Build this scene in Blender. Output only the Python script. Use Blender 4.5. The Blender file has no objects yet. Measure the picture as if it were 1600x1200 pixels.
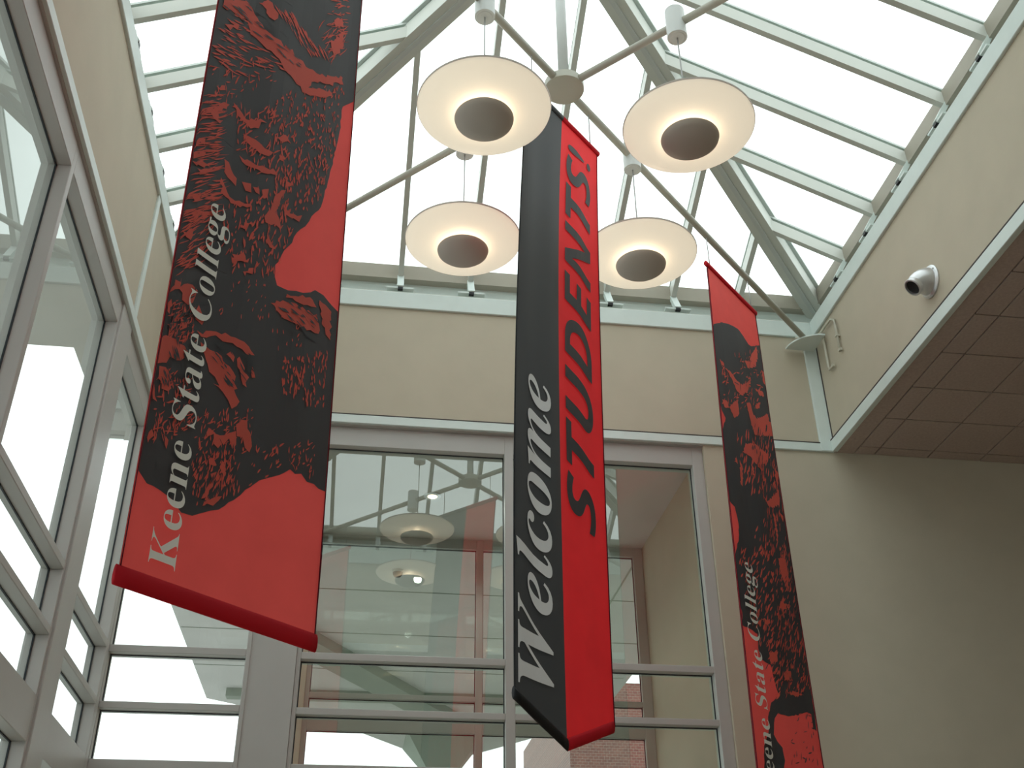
import bpy, bmesh, math, random
from mathutils import Vector, Matrix

# ------------------------------------------------------------------ camera, sky, exposure
scene = bpy.context.scene
COL = scene.collection
F_PX, PITCH, YAW, ROLL = 1715.2, .5479, .1428, -.0088
CAM = Vector((0, 0, 1.6))
fw = Vector((math.sin(YAW)*math.cos(PITCH), math.cos(YAW)*math.cos(PITCH), math.sin(PITCH)))
rt = Vector((math.cos(YAW), -math.sin(YAW), 0)); up = rt.cross(fw)
rt2 = rt*math.cos(ROLL)+up*math.sin(ROLL); up2 = up*math.cos(ROLL)-rt*math.sin(ROLL)
cd = bpy.data.cameras.new('camera'); cam = bpy.data.objects.new('camera', cd); COL.objects.link(cam)
cd.sensor_width = 36; cd.lens = F_PX/1600*36; cd.clip_end = 300; cd.clip_start = .05
cam.matrix_world = Matrix(((rt2.x, up2.x, -fw.x, CAM.x), (rt2.y, up2.y, -fw.y, CAM.y), (rt2.z, up2.z, -fw.z, CAM.z), (0, 0, 0, 1)))
scene.camera = cam

world = bpy.data.worlds.new('overcast_sky'); scene.world = world; world.use_nodes = True
bg = world.node_tree.nodes['Background']; bg.inputs[0].default_value = (.95, .97, 1.0, 1); bg.inputs[1].default_value = 2.0
scene.view_settings.view_transform = 'Standard'; scene.view_settings.look = 'None'
scene.view_settings.gamma = 1; scene.view_settings.use_curve_mapping = False
scene.view_settings.exposure = 0.42
scene.cycles.max_bounces = 12; scene.cycles.diffuse_bounces = 6; scene.cycles.transparent_max_bounces = 24

# ------------------------------------------------------------------ materials
MATS = {}
def nt(m): m.use_nodes = True; return m.node_tree
def mat(name, col, rough=.6, metal=0, spec=.4, var=0, vscale=8, bump=0, bscale=200, translucent=0):
    m = bpy.data.materials.new(name); t = nt(m); n = t.nodes; l = t.links; b = n['Principled BSDF']
    b.inputs['Base Color'].default_value = (*col, 1); b.inputs['Roughness'].default_value = rough
    b.inputs['Metallic'].default_value = metal; b.inputs['Specular IOR Level'].default_value = spec
    if var or bump:
        tc = n.new('ShaderNodeTexCoord')
    if var:
        nz = n.new('ShaderNodeTexNoise'); nz.inputs['Scale'].default_value = vscale; nz.inputs['Detail'].default_value = 6
        l.new(tc.outputs['Object'], nz.inputs['Vector'])
        r = n.new('ShaderNodeMapRange'); r.inputs[1].default_value = .3; r.inputs[2].default_value = .7
        r.inputs[3].default_value = 1-var; r.inputs[4].default_value = 1+var; l.new(nz.outputs[0], r.inputs[0])
        mx = n.new('ShaderNodeVectorMath'); mx.operation = 'SCALE'; mx.inputs[0].default_value = col
        l.new(r.outputs[0], mx.inputs['Scale']); l.new(mx.outputs[0], b.inputs['Base Color'])
    if bump:
        n2 = n.new('ShaderNodeTexNoise'); n2.inputs['Scale'].default_value = bscale; l.new(tc.outputs['Object'], n2.inputs['Vector'])
        bp = n.new('ShaderNodeBump'); bp.inputs['Strength'].default_value = bump; bp.inputs['Distance'].default_value = .004
        l.new(n2.outputs[0], bp.inputs['Height']); l.new(bp.outputs[0], b.inputs['Normal'])
    if translucent:
        tr = n.new('ShaderNodeBsdfTranslucent'); tr.inputs[0].default_value = (*col, 1)
        if var: l.new(mx.outputs[0], tr.inputs[0])
        ms = n.new('ShaderNodeMixShader'); ms.inputs[0].default_value = translucent
        l.new(b.outputs[0], ms.inputs[1]); l.new(tr.outputs[0], ms.inputs[2]); l.new(ms.outputs[0], n['Material Output'].inputs[0])
    MATS[name] = m; return m
def glass(name, tint, ior=1.5, gain=1.0):
    # thin clear pane: Fresnel reflection on the face the ray meets, plain transmission through the back face
    m = bpy.data.materials.new(name); t = nt(m); n = t.nodes; l = t.links
    n.remove(n['Principled BSDF'])
    tr = n.new('ShaderNodeBsdfTransparent'); tr.inputs[0].default_value = (*tint, 1)
    gl = n.new('ShaderNodeBsdfGlossy'); gl.inputs['Roughness'].default_value = .0; gl.inputs[0].default_value = (.95, 1, .97, 1)
    fr = n.new('ShaderNodeFresnel'); fr.inputs[0].default_value = ior
    ml = n.new('ShaderNodeMath'); ml.operation = 'MULTIPLY'; ml.use_clamp = True; ml.inputs[1].default_value = gain; l.new(fr.outputs[0], ml.inputs[0])
    ge = n.new('ShaderNodeNewGeometry'); inv = n.new('ShaderNodeMath'); inv.operation = 'SUBTRACT'; inv.inputs[0].default_value = 1
    l.new(ge.outputs['Backfacing'], inv.inputs[1])
    m2 = n.new('ShaderNodeMath'); m2.operation = 'MULTIPLY'; l.new(ml.outputs[0], m2.inputs[0]); l.new(inv.outputs[0], m2.inputs[1])
    ms = n.new('ShaderNodeMixShader'); l.new(m2.outputs[0], ms.inputs[0]); l.new(tr.outputs[0], ms.inputs[1]); l.new(gl.outputs[0], ms.inputs[2])
    l.new(ms.outputs[0], n['Material Output'].inputs[0]); MATS[name] = m; return m

mat('beige', (.485, .430, .338), .8, spec=.2, var=.03, vscale=3, bump=.15, bscale=120)
mat('trim', (.63, .70, .675), .5, var=.02)
mat('frame', (.43, .42, .40), .45, var=.02, vscale=3)
mat('skyframe', (.56, .575, .53), .45, var=.03, vscale=2)
mat('eavebeam', (.38, .35, .29), .6, var=.05, vscale=2)
mat('cap', (.50, .52, .50), .5)
mat('gasket', (.02, .025, .03), .6)
mat('tile', (.45, .365, .325), .9, spec=.1, var=.08, vscale=40, bump=.3, bscale=60)
mat('grid', (.07, .06, .055), .7)
mat('floor', (.40, .29, .20), .6, var=.06, vscale=2)
mat('soffit', (.60, .59, .57), .8, var=.05, vscale=1.5)
mat('ground', (.40, .40, .38), .9, var=.1, vscale=.2)
mat('greenbeam', (.28, .31, .26), .7)
mat('chrome', (.62, .62, .63), .32, metal=.75)
mat('black', (.006, .006, .008), .5)
mat('pipe', (.52, .50, .42), .5)
mat('rod', (.46, .45, .39), .45)
mat('canopy', (.62, .64, .63), .4)
mat('bowl', (.54, .48, .44), .5, metal=.1)
mat('wire', (.35, .35, .34), .4)
mat('red', (.82, .095, .085), .7, spec=.3, var=.04, vscale=5, translucent=.36)
mat('hemred', (.60, .014, .026), .75, spec=.2, translucent=.25)
mat('brightred', (.90, .030, .036), .7, spec=.3, var=.04, vscale=5, translucent=.3)
mat('char', (.068, .068, .073), .65, spec=.35, translucent=.15)
mat('inkred', (.88, .16, .12), .7, spec=.3, translucent=.32)
mat('edge', (.10, .008, .018), .8, spec=.2)
mat('white', (.88, .86, .80), .7, spec=.2)
mat('ltgrey', (.84, .84, .86), .7, spec=.2)
glass('clear', (.90, .94, .92), gain=1.0)
glass('winglass', (.86, .89, .86), gain=3.6)
glass('sideglass', (.86, .91, .89), gain=1.3)

def brickmat():
    m = bpy.data.materials.new('brick'); t = nt(m); n = t.nodes; l = t.links
    tc = n.new('ShaderNodeTexCoord'); mp = n.new('ShaderNodeMapping'); mp.inputs['Rotation'].default_value = (math.pi/2, 0, 0)
    br = n.new('ShaderNodeTexBrick'); br.inputs['Scale'].default_value = 4; br.inputs[1].default_value = (.24, .09, .07, 1); br.inputs[2].default_value = (.17, .06, .05, 1)
    br.inputs[3].default_value = (.35, .32, .28, 1); br.inputs['Mortar Size'].default_value = .012
    l.new(tc.outputs['Object'], mp.inputs[0]); l.new(mp.outputs[0], br.inputs[0]); l.new(br.outputs[0], n['Principled BSDF'].inputs[0])
    MATS['brick'] = m
brickmat()
def dishmat():
    m = bpy.data.materials.new('dish'); t = nt(m); n = t.nodes; l = t.links; b = n['Principled BSDF']
    b.inputs['Base Color'].default_value = (.80, .77, .72, 1); b.inputs['Roughness'].default_value = .35
    b.inputs['Emission Color'].default_value = (1, .91, .77, 1); b.inputs['Emission Strength'].default_value = .36
    tr = n.new('ShaderNodeBsdfTranslucent'); tr.inputs[0].default_value = (.85, .78, .66, 1)
    ms = n.new('ShaderNodeMixShader'); ms.inputs[0].default_value = .35
    l.new(b.outputs[0], ms.inputs[1]); l.new(tr.outputs[0], ms.inputs[2]); l.new(ms.outputs[0], n['Material Output'].inputs[0])
    MATS['dish'] = m
dishmat()

# ------------------------------------------------------------------ mesh helpers
def link(name, me, m=None, parent=None, smooth=False):
    if m: me.materials.append(MATS[m])
    if smooth:
        for p in me.polygons: p.use_smooth = True
    o = bpy.data.objects.new(name, me); COL.objects.link(o)
    if parent: o.parent = parent; o.matrix_parent_inverse = Matrix.Translation(parent.location).inverted()
    return o
def frompy(name, v, f, m, parent=None, smooth=False, fix=True):
    me = bpy.data.meshes.new(name); me.from_pydata([tuple(p) for p in v], [], f); me.update()
    if fix:
        bm = bmesh.new(); bm.from_mesh(me); bmesh.ops.recalc_face_normals(bm, faces=bm.faces); bm.to_mesh(me); bm.free()
    return link(name, me, m, parent, smooth)
BOXF = [(0, 1, 2, 3), (7, 6, 5, 4), (0, 4, 5, 1), (1, 5, 6, 2), (2, 6, 7, 3), (3, 7, 4, 0)]
def bxv(x0, x1, y0, y1, z0, z1):
    return [(x0, y0, z0), (x1, y0, z0), (x1, y1, z0), (x0, y1, z0), (x0, y0, z1), (x1, y0, z1), (x1, y1, z1), (x0, y1, z1)]
def box(name, x0, x1, y0, y1, z0, z1, m, parent=None, bev=0):
    me = bpy.data.meshes.new(name); me.from_pydata(bxv(x0, x1, y0, y1, z0, z1), [], BOXF)
    bm = bmesh.new(); bm.from_mesh(me)
    if bev: bmesh.ops.bevel(bm, geom=bm.edges[:], offset=bev, segments=1, affect='EDGES')
    bmesh.ops.recalc_face_normals(bm, faces=bm.faces); bm.to_mesh(me); bm.free()
    return link(name, me, m, parent)
def boxes(name, L, m, parent=None):
    v = []; f = []
    for b in L:
        k = len(v); v += bxv(*b); f += [tuple(i+k for i in q) for q in BOXF]
    return frompy(name, v, f, m, parent)
def beam(name, p0, p1, w, d, m, parent=None, upv=(0, 0, 1), off=0):
    p0 = Vector(p0); p1 = Vector(p1); a = (p1-p0).normalized(); s = a.cross(Vector(upv)).normalized(); u = s.cross(a)
    v = []
    for p in (p0, p1):
        for i, j in ((-1, 0), (1, 0), (1, 1), (-1, 1)):
            v.append(p+s*(w/2*i)+u*(off-d*j))
    return frompy(name, v, [(0, 1, 2, 3), (4, 5, 6, 7), (0, 1, 5, 4), (1, 2, 6, 5), (2, 3, 7, 6), (3, 0, 4, 7)], m, parent)
def prism(name, pts, n, th, m, parent=None):
    n = Vector(n).normalized(); k = len(pts); v = [Vector(p) for p in pts]; v += [p+n*th for p in v]
    f = [tuple(range(k)), tuple(range(k, 2*k))]+[(i, (i+1) % k, (i+1) % k+k, i+k) for i in range(k)]
    return frompy(name, v, f, m, parent)
def tube(name, pts, r, m, parent=None, seg=10, closed=True):
    pts = [Vector(p) for p in pts]; v = []; f = []; n = len(pts)
    for i, p in enumerate(pts):
        a = (pts[min(i+1, n-1)]-pts[max(i-1, 0)]).normalized()
        h = Vector((0, 0, 1)) if abs(a.z) < .9 else Vector((1, 0, 0))
        s = a.cross(h).normalized(); u = s.cross(a); rr = r[i] if isinstance(r, (list, tuple)) else r
        for k in range(seg):
            t = 2*math.pi*k/seg; v.append(p+s*(rr*math.cos(t))+u*(rr*math.sin(t)))
    for i in range(n-1):
        for k in range(seg):
            f.append((i*seg+k, i*seg+(k+1) % seg, (i+1)*seg+(k+1) % seg, (i+1)*seg+k))
    if closed: f += [tuple(range(seg)), tuple(range((n-1)*seg, n*seg))]
    return frompy(name, v, f, m, parent, smooth=True)
def lathe(name, prof, loc, m, parent=None, seg=48, axis=None, closed=True):
    v = []; f = []; n = len(prof)
    for r, z in prof:
        for k in range(seg):
            t = 2*math.pi*k/seg; v.append(Vector((r*math.cos(t), r*math.sin(t), z)))
    for i in range(n-1):
        for k in range(seg): f.append((i*seg+k, i*seg+(k+1) % seg, (i+1)*seg+(k+1) % seg, (i+1)*seg+k))
    if closed:
        f += [tuple(range(seg)), tuple(range((n-1)*seg, n*seg))]
    q = Vector((0, 0, 1)).rotation_difference(Vector(axis)) if axis else None
    v = [(q @ p if q else p)+Vector(loc) for p in v]
    o = frompy(name, v, f, m, parent)
    bm = bmesh.new(); bm.from_mesh(o.data); bmesh.ops.remove_doubles(bm, verts=bm.verts, dist=1e-5)
    bmesh.ops.recalc_face_normals(bm, faces=bm.faces); bm.to_mesh(o.data); bm.free()
    for p in o.data.polygons: p.use_smooth = True
    try: o.data.set_sharp_from_angle(angle=math.radians(40))
    except Exception: pass
    return o
def empty(name, loc):
    o = bpy.data.objects.new(name, None); o.empty_display_size = .1; o.location = loc; COL.objects.link(o); return o
def tag(o, label=None, cat=None, group=None, kind=None):
    if label: o['label'] = label
    if cat: o['category'] = cat
    if group: o['group'] = group
    if kind: o['kind'] = kind
    return o
def struct(o, label=None): return tag(o, label=label, kind='structure')

# ------------------------------------------------------------------ dimensions (metres)
XL, XR, YF, YN = -2.2, 4.97, 10.0, 2.83         # the square light well
ZT, ZE = 7.155, 8.64                             # underside of the lower trim, underside of the eave trim
CX, CY = (XL+XR)/2, (YF+YN)/2
BAND = .11
ZH, Z1, Z2, Z3 = 6.93, 4.70, 4.20, 3.77          # glass head, transoms, top of sill rail

# ------------------------------------------------------------------ floor, ground, room shell
struct(box('floor', -2.6, 13, -8, 10.2, -.2, 0, 'floor'), 'pale stone floor of the entrance hall')
struct(box('ground_outside', -60, 60, -40, 80, -.5, -.25, 'ground'), 'flat grey ground outside the building')
wb = struct(box('wall_back', 1.9, 13, -8.3, -8, 0, 7.4, 'beige'), 'beige back wall of the hall beside the added window wall')
box('lintel', -2.6, 1.9, -8.3, -8, 6.95, 7.4, 'beige', wb)
struct(box('sky_block_slab', XR+.3, 13.3, -8.3, 10.2, 7.4, 7.6, 'soffit'), 'unseen flat slab added over the low ceiling to block sky light')  # unseen slab, added to stop sky light leaking in above the ceiling
struct(box('wall_side', 13, 13.3, -8.3, 10.2, 0, 7.4, 'beige'), 'beige side wall under the low ceiling')

# far wall
wf = struct(box('wall_far', XL-.15, XR+.02, YF, YF+.2, ZT+BAND, ZE, 'beige'), 'beige far wall with white trims above and beside the windows')
box('wall_panel', 3.5, 13, YF, YF+.2, 0, ZT+.05, 'beige', wf)
box('pillar_panel', -.98, -.57, YF+.03, YF+.2, 0, ZT, 'frame', wf)
box('trim_band', XL, XR, YF-.03, YF+.2, ZT, ZT+BAND-.012, 'trim', wf, .004)
box('shadow_joint', XL+.03, XR-.15, YF-.032, YF+.1, ZT+BAND-.012, ZT+BAND-.002, 'grid', wf)
box('eave_trim', XL-.2, XR+.2, YF-.03, YF+.25, ZE, ZE+.21, 'trim', wf, .006)
box('ledge', XL-.3, XR+.3, YF+.0, YF+.3, ZE+.21, ZE+.235, 'skyframe', wf)
box('upstand', XL-.3, XR+.3, YF+.24, YF+.3, ZE+.235, 9.2, 'trim', wf)
box('corner_strip', XR-.15, XR, YF-.035, YF, ZT+.005, ZE, 'trim', wf, .004)
box('recess_head', -2.2, 3.5, YF+.0, YF+.2, ZT-.01, ZT, 'frame', wf)

# right side of the well
wr = struct(box('wall_right', XR, XR+.2, YN, YF, ZT+.14, ZE, 'beige'), 'beige upper wall of the light well over the dark tiled ceiling')
box('trim_band', XR-.03, XR+.03, YN, YF-.035, ZT-.002, ZT+.13, 'trim', wr, .004)
box('shadow_joint', XR-.032, XR+.02, YN, YF-.035, ZT+.130, ZT+.142, 'grid', wr)
box('shadow_joint', XR-.008, XR+.001, YF-.050, YF-.036, ZT+.142, ZE, 'grid', wr)
box('eave_trim', XR-.03, XR+.25, YN, YF-.03, ZE, ZE+.21, 'trim', wr, .006)
box('ledge', XR, XR+.3, YN, YF, ZE+.21, ZE+.235, 'skyframe', wr)
box('upstand', XR+.24, XR+.3, YN-.3, YF+.3, ZE+.235, 9.2, 'trim', wr)
# near side of the well
wn = struct(box('wall_near', XL-.15, XR+.02, YN-.2, YN, ZT+BAND, ZE, 'beige'), 'beige upper wall of the light well behind the viewer')
box('trim_band', XL, XR, YN-.2, YN+.03, ZT, ZT+BAND, 'trim', wn)
box('eave_trim', XL-.2, XR+.2, YN-.25, YN+.03, ZE, ZE+.21, 'trim', wn)
box('upstand', XL-.3, XR+.3, YN-.3, YN-.24, ZE+.21, 9.2, 'trim', wn)
# left wall
wl = struct(box('wall_left', XL-.2, XL, -8, YF, ZT+BAND, ZE, 'beige'), 'beige upper wall over the left window wall')
box('trim_band', XL-.2, XL+.03, -8, YF-.03, ZT, ZT+BAND-.012, 'trim', wl, .004)
box('shadow_joint', XL-.1, XL+.004, -8, YF-.03, ZT+BAND-.012, ZT+BAND+.004, 'grid', wl)
box('eave_trim', XL-.25, XL+.03, YN, YF-.03, ZE, ZE+.21, 'trim', wl, .006)
box('ledge', XL-.3, XL, YN, YF, ZE+.21, ZE+.235, 'skyframe', wl)
box('upstand', XL-.3, XL-.24, YN-.3, YF+.3, ZE+.235, 9.2, 'trim', wl)
box('cover_strip', XL-.01, XL+.02, 8.40, 8.50, ZT+BAND, ZE, 'trim', wl, .004)
box('pillar', XL-.2, XL, 8.10, 8.50, 0, ZT, 'frame', wl, .006)
box('recess_head', XL-.2, XL, -8, YF, ZT-.01, ZT, 'frame', wl)

# ceilings with lay-in tiles
ce = struct(box('ceiling', XR+.21, 13, -8, YF+.2, ZT+.03, ZT+.25, 'grid'), 'dark lay-in tile ceiling beside the light well')
box('ceiling_border', XR+.031, 5.19, -8, YF-.001, ZT+.006, ZT+.12, 'tile', ce)
xs = [5.20, 5.43]+[5.43+.61*k for k in range(1, 6)]; ys = [YF-.17-.625*k for k in range(0, 9)]
ys = [YF]+ys
proto = {}
for i in range(len(xs)-1):
    for j in range(len(ys)-1):
        w = xs[i+1]-xs[i]; d = ys[j]-ys[j+1]; key = (round(w, 2), round(d, 2))
        if key not in proto:
            g = .007; me = bpy.data.meshes.new('ceiling_tile')
            me.from_pydata(bxv(g, w-g, g, d-g, 0, .025), [], BOXF)
            bm = bmesh.new(); bm.from_mesh(me); bmesh.ops.bevel(bm, geom=bm.edges[:], offset=.002, segments=1, affect='EDGES')
            bmesh.ops.recalc_face_normals(bm, faces=bm.faces); bm.to_mesh(me); bm.free(); me.materials.append(MATS['tile']); proto[key] = me
        o = bpy.data.objects.new('ceiling_tile', proto[key]); COL.objects.link(o); o.location = (xs[i], ys[j+1], ZT+.005); o.parent = ce
box('ceiling_field', xs[-1], 13, -8, YF, ZT, ZT+.03, 'tile', ce)
box('ceiling_field', 5.20, xs[-1], -8, ys[-1], ZT, ZT+.03, 'tile', ce)
box('ceiling_field', -2.4, XR, -8, YN, ZT, ZT+.08, 'tile', ce)

# ------------------------------------------------------------------ glazed walls
def gasketed_pane(parent, plane, c, a0, a1, z0, z1, gm, inner):
    # plane 'Y': pane at y=c spanning x a0..a1 ; plane 'X': pane at x=c spanning y a0..a1 ; inner = sign towards the room
    t = .006; g = .009; h = .012*inner
    if plane == 'Y': p = box('pane', a0, a1, c-t, c+t, z0, z1, gm, parent)
    else: p = box('pane', c-t, c+t, a0, a1, z0, z1, gm, parent)
    L = []
    for (b0, b1, e0, e1) in ((a0, a1, z1-g, z1), (a0, a1, z0, z0+g), (a0, a0+g, z0, z1), (a1-g, a1, z0, z1)):
        q = sorted((c, c+h))
        L.append((b0, b1, q[0], q[1], e0, e1) if plane == 'Y' else (q[0], q[1], b0, b1, e0, e1))
    boxes('gasket', L, 'gasket', p)
    return p
def storefront(root, plane, c, front, back, uprights, heads, zs, gm, inner, zhead=ZH, ztop=ZT-.01):
    # uprights: list of (a0,a1) solid members; panes fill the gaps; zs: list of (z0,z1) horizontal members below the head
    A0 = uprights[0][0]; A1 = uprights[-1][1]; q = sorted((front, back))
    def bb(n, a0, a1, z0, z1, bev=.004, f=None):
        qq = q if f is None else sorted((f, back))
        if plane == 'Y': return box(n, a0, a1, qq[0], qq[1], z0, z1, 'frame', root, bev)
        return box(n, qq[0], qq[1], a0, a1, z0, z1, 'frame', root, bev)
    for a0, a1 in uprights: bb('mullion', a0, a1, 0, ztop)
    for i in range(len(uprights)-1):
        g0 = uprights[i][1]; g1 = uprights[i+1][0]
        bb('head_frame', g0, g1, zhead, ztop)
        top = zhead
        for z0, z1 in zs:
            bb('transom', g0, g1, z0, z1)
            gasketed_pane(root, plane, c, g0, g1, z1, top, gm, inner); top = z0
        gasketed_pane(root, plane, c, g0, g1, 0, top, gm, inner)
ZS = [(Z1, Z1+.065), (Z2, Z2+.06), (3.45, Z3), (2.3, 2.45)]
w1 = struct(empty('window_1', (1.4, YF+.1, 0)), 'tall glazed entrance screen in the far wall')
storefront(w1, 'Y', YF+.15, YF+.05, YF+.2, [(-.57, -.53), (1.36, 1.45), (3.38, 3.5)], None, ZS, 'winglass', -1)
w2 = struct(empty('window_2', (-1.6, YF+.1, 0)), 'corner window in the far wall behind the left banner')
storefront(w2, 'Y', YF+.12, YF+.02, YF+.2, [(-2.35, -2.22), (-1.02, -.98)], None, ZS, 'sideglass', -1)
w3 = struct(empty('window_3', (XL-.1, 4, 0)), 'grey framed window wall on the left')
storefront(w3, 'X', XL-.13, XL-.02, XL-.18, [(-7.6, -7.5), (-5.6, -5.53), (-3.65, -3.58), (-1.7, -1.63), (.26, .33), (2.22, 2.29), (4.18, 4.25), (6.13, 6.20), (8.07, 8.12)], None, ZS, 'sideglass', 1)
w4 = struct(empty('window_4', (XL-.1, 9.2, 0)), 'narrow window bay between pillar and corner')
storefront(w4, 'X', XL-.13, XL-.02, XL-.18, [(8.48, 8.52), (9.90, 10.0)], None, ZS, 'sideglass', 1)
box('outer_wall', -2.4, -2.36, -8.3, 10.2, ZT-.02, ZT+.1, 'soffit', w3)

w6 = struct(empty('added_window_6', (-.3, -8.1, 0)), 'unseen window wall added at the back of the hall for front light')  # unseen glazing added behind the camera to light the banners from the front
storefront(w6, 'Y', -8.12, -8.02, -8.2, [(-2.5, -2.4)]+[(-2.4+2.1*k, -2.3+2.1*k) for k in range(1, 3)], None, [(4.2, 4.26), (2.3, 2.45)], 'sideglass', 1, ZH, 6.95)

# vestibule behind the far glass
YB = 12.48
vr = struct(box('wall_vestibule', 3.42, 3.6, YF+.2, YB+.15, 0, 7.2, 'beige'), 'beige side wall of the vestibule')
box('side_wall', -.75, -.58, YF+.2, YB+.15, 0, 7.2, 'beige', vr)
box('vestibule_ceiling', -.75, 3.6, YF+.2, YB+.15, 7.0, 7.2, 'soffit', vr)
w5 = struct(empty('window_5', (1.4, YB, 0)), 'second glazed screen at the outer end of the vestibule')
storefront(w5, 'Y', YB+.06, YB, YB+.1, [(-.58, -.53), (1.34, 1.42), (3.30, 3.42)], None, [(5.02, 5.08), (4.66, 4.80), (2.3, 2.45)], 'sideglass', -1, 6.88, 7.0)

# ------------------------------------------------------------------ skylight
SH, ZB, ZA = 3.815, 9.30, 11.0
SC = Vector((CX, CY, 0))
sk = tag(empty('skylight', (CX, CY, 9.18)), 'white framed glass pyramid skylight over the light well', 'skylight')
def R4(k, x, y, z):
    # face k: local x along the eave, local y outward (distance from centre)
    c, s = ((1, 0), (0, -1), (-1, 0), (0, 1))[k]
    return SC+Vector((c*x-s*y, s*x+c*y, z))
def roofz(y): return ZA-(ZA-ZB)*(y/SH)
slope = (ZA-ZB)/SH
OFFS = [-2.8, -2.0, -1.2, -.4, .4, 1.2, 2.0, 2.8]
for k in range(4):
    nrm = (R4(k, 0, slope, 1)-R4(k, 0, 0, 0)).normalized()
    a = R4(k, -SH-.05, SH, 0); b = R4(k, SH+.05, SH, 0)
    # eave tube and flashing
    o = beam('eave_beam', R4(k, -SH, SH, 9.35), R4(k, SH, SH, 9.35), .19, .19, 'eavebeam', sk)
    beam('eave_cap', R4(k, -SH, SH+.02, 9.39), R4(k, SH, SH+.02, 9.39), .12, .03, 'cap', sk)
    for x in OFFS:
        y1 = abs(x)+.05
        p0 = R4(k, x, SH-.02, roofz(SH-.02)); p1 = R4(k, x, y1, roofz(y1))
        beam('rafter', p0, p1, .06, .14, 'skyframe', sk, nrm, -.012)
        beam('rafter_cap', p0, p1, .055, .025, 'cap', sk, nrm, .05)
        L = []
        q = R4(k, x, SH-.03, 0)
        d = R4(k, 0, 1, 0)-SC; e = R4(k, 1, 0, 0)-SC
        br = beam('bracket', q+Vector((0, 0, 9.22)), q-d*.17+Vector((0, 0, ZE+.29)), .075, .05, 'trim', sk, d)
        beam('bracket_foot', q-d*.17-e*.15+Vector((0, 0, ZE+.305)), q-d*.17+e*.15+Vector((0, 0, ZE+.305)), .07, .022, 'trim', br)
        beam('bolt', q-d*.19-e*.028+Vector((0, 0, ZE+.300)), q-d*.19+e*.028+Vector((0, 0, ZE+.300)), .045, .03, 'black', br)
    cuts = [-SH]+OFFS+[SH]
    for i in range(len(cuts)-1):
        x0, x1 = cuts[i], cuts[i+1]
        pts = [(x0, SH), (x1, SH), (x1, abs(x1)), (x0, abs(x0))]
        if abs(x0) >= SH: pts = [(x0, SH), (x1, SH), (x1, abs(x1))]
        elif abs(x1) >= SH: pts = [(x0, SH), (x1, SH), (x0, abs(x0))]
        elif x0 < 0 < x1: pts = [(x0, SH), (x1, SH), (x1, x1), (0, 0), (x0, -x0)]
        prism('pane', [R4(k, px, py, roofz(py)) for px, py in pts], nrm, .012, 'clear', sk)
for k, (a, b) in enumerate(((1, 1), (1, -1), (-1, -1), (-1, 1))):
    p0 = SC+Vector((a*(SH+.02), b*(SH+.02), ZB-.01)); p1 = SC+Vector((0, 0, ZA))
    h = beam('hip_beam', p0, p1, .22, .20, 'skyframe', sk, (0, 0, 1), .0)
    beam('hip_rib', p0, p1, .05, .02, 'cap', h, (0, 0, 1), -.20)
    beam('hip_flange', p0, p1, .30, .03, 'cap', h, (0, 0, 1), .04)
lathe('apex_boss', [(0, -.28), (.20, -.28), (.24, -.1), (.24, .06), (0, .1)], (CX, CY, ZA), 'skyframe', sk)

# ------------------------------------------------------------------ diagonal tie rods with hub
ZR = 8.50
tr = tag(empty('tie_rod_cross', (CX, CY, ZR)), 'pale crossed tie rods with round centre plate under the skylight', 'tie rods')
lathe('hub_plate', [(0, -.045), (.15, -.045), (.165, -.035), (.165, .035), (.15, .045), (0, .045)], (CX, CY, ZR), 'rod', tr, 40)
tube('king_post', [(CX, CY, ZR+.03), (CX, CY, ZA-.2)], .045, 'canopy', tr, 14)
for a, b in ((1, 1), (1, -1), (-1, -1), (-1, 1)):
    tube('rod', [(CX+a*.1, CY+b*.1, ZR), (CX+a*3.52, CY+b*3.52, ZR)], .033, 'rod', tr, 14)
    cxn, cyn = (XR if a > 0 else XL), (YF if b > 0 else YN)
    pts = [(cxn-a*.035, cyn-b*.035)]
    for q in range(9):
        t = math.pi/2*q/8; pts.append((cxn-a*(.035+.34*math.cos(t)), cyn-b*(.035+.34*math.sin(t))))
    prism('corner_plate', [(x, y, ZR-.05) for x, y in pts], (0, 0, 1), .018, 'trim', tr)

# ------------------------------------------------------------------ pendant lamps
RL = 1.0686*math.sqrt(.5)
def lamp(x, y, label):
    zl = 7.37
    L = tag(empty('pendant_lamp', (x, y, zl)), label, 'lamp', 'saucer pendant lamps on the tie rods')
    c = lathe('ceiling_canopy', [(0, -.15), (.055, -.15), (.06, -.145), (.078, -.145), (.078, .15), (0, .15)], (x, y, ZR), 'canopy', L, 32)
    tube('suspension_wire', [(x, y, ZR-.14), (x, y, zl+.06)], .006, 'wire', L, 6)
    lathe('saucer', [(0, -.045), (.18, -.045), (.30, -.038), (.40, -.022), (.46, 0), (.478, .016), (.48, .026), (.47, .032), (.44, .016), (.30, -.014), (0, -.02)], (x, y, zl), 'dish', L, 72)
    lathe('saucer_rim', [(.468, .022), (.482, .020), (.484, .034), (.468, .036), (.468, .022)], (x, y, zl), 'bowl', L, 72, closed=False)
    lathe('hanger_cup', [(0, -.02), (.05, -.02), (.03, .05), (.012, .08), (0, .08)], (x, y, zl), 'canopy', L, 24)
    lathe('lamp_bowl', [(.212, -.085), (.206, -.105), (.18, -.128), (.13, -.15), (.07, -.161), (0, -.165)]+[(0, -.155), (.07, -.151), (.13, -.14), (.17, -.12), (.2, -.09), (.212, -.085)], (x, y, zl), 'bowl', L, 56, closed=False)
    ld = bpy.data.lights.new('bulb', 'POINT'); ld.energy = 2.6; ld.color = (1, .83, .58); ld.shadow_soft_size = .05
    lo = bpy.data.objects.new('bulb', ld); COL.objects.link(lo); lo.location = (0, 0, -.092); lo.parent = L
    return L
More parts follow.
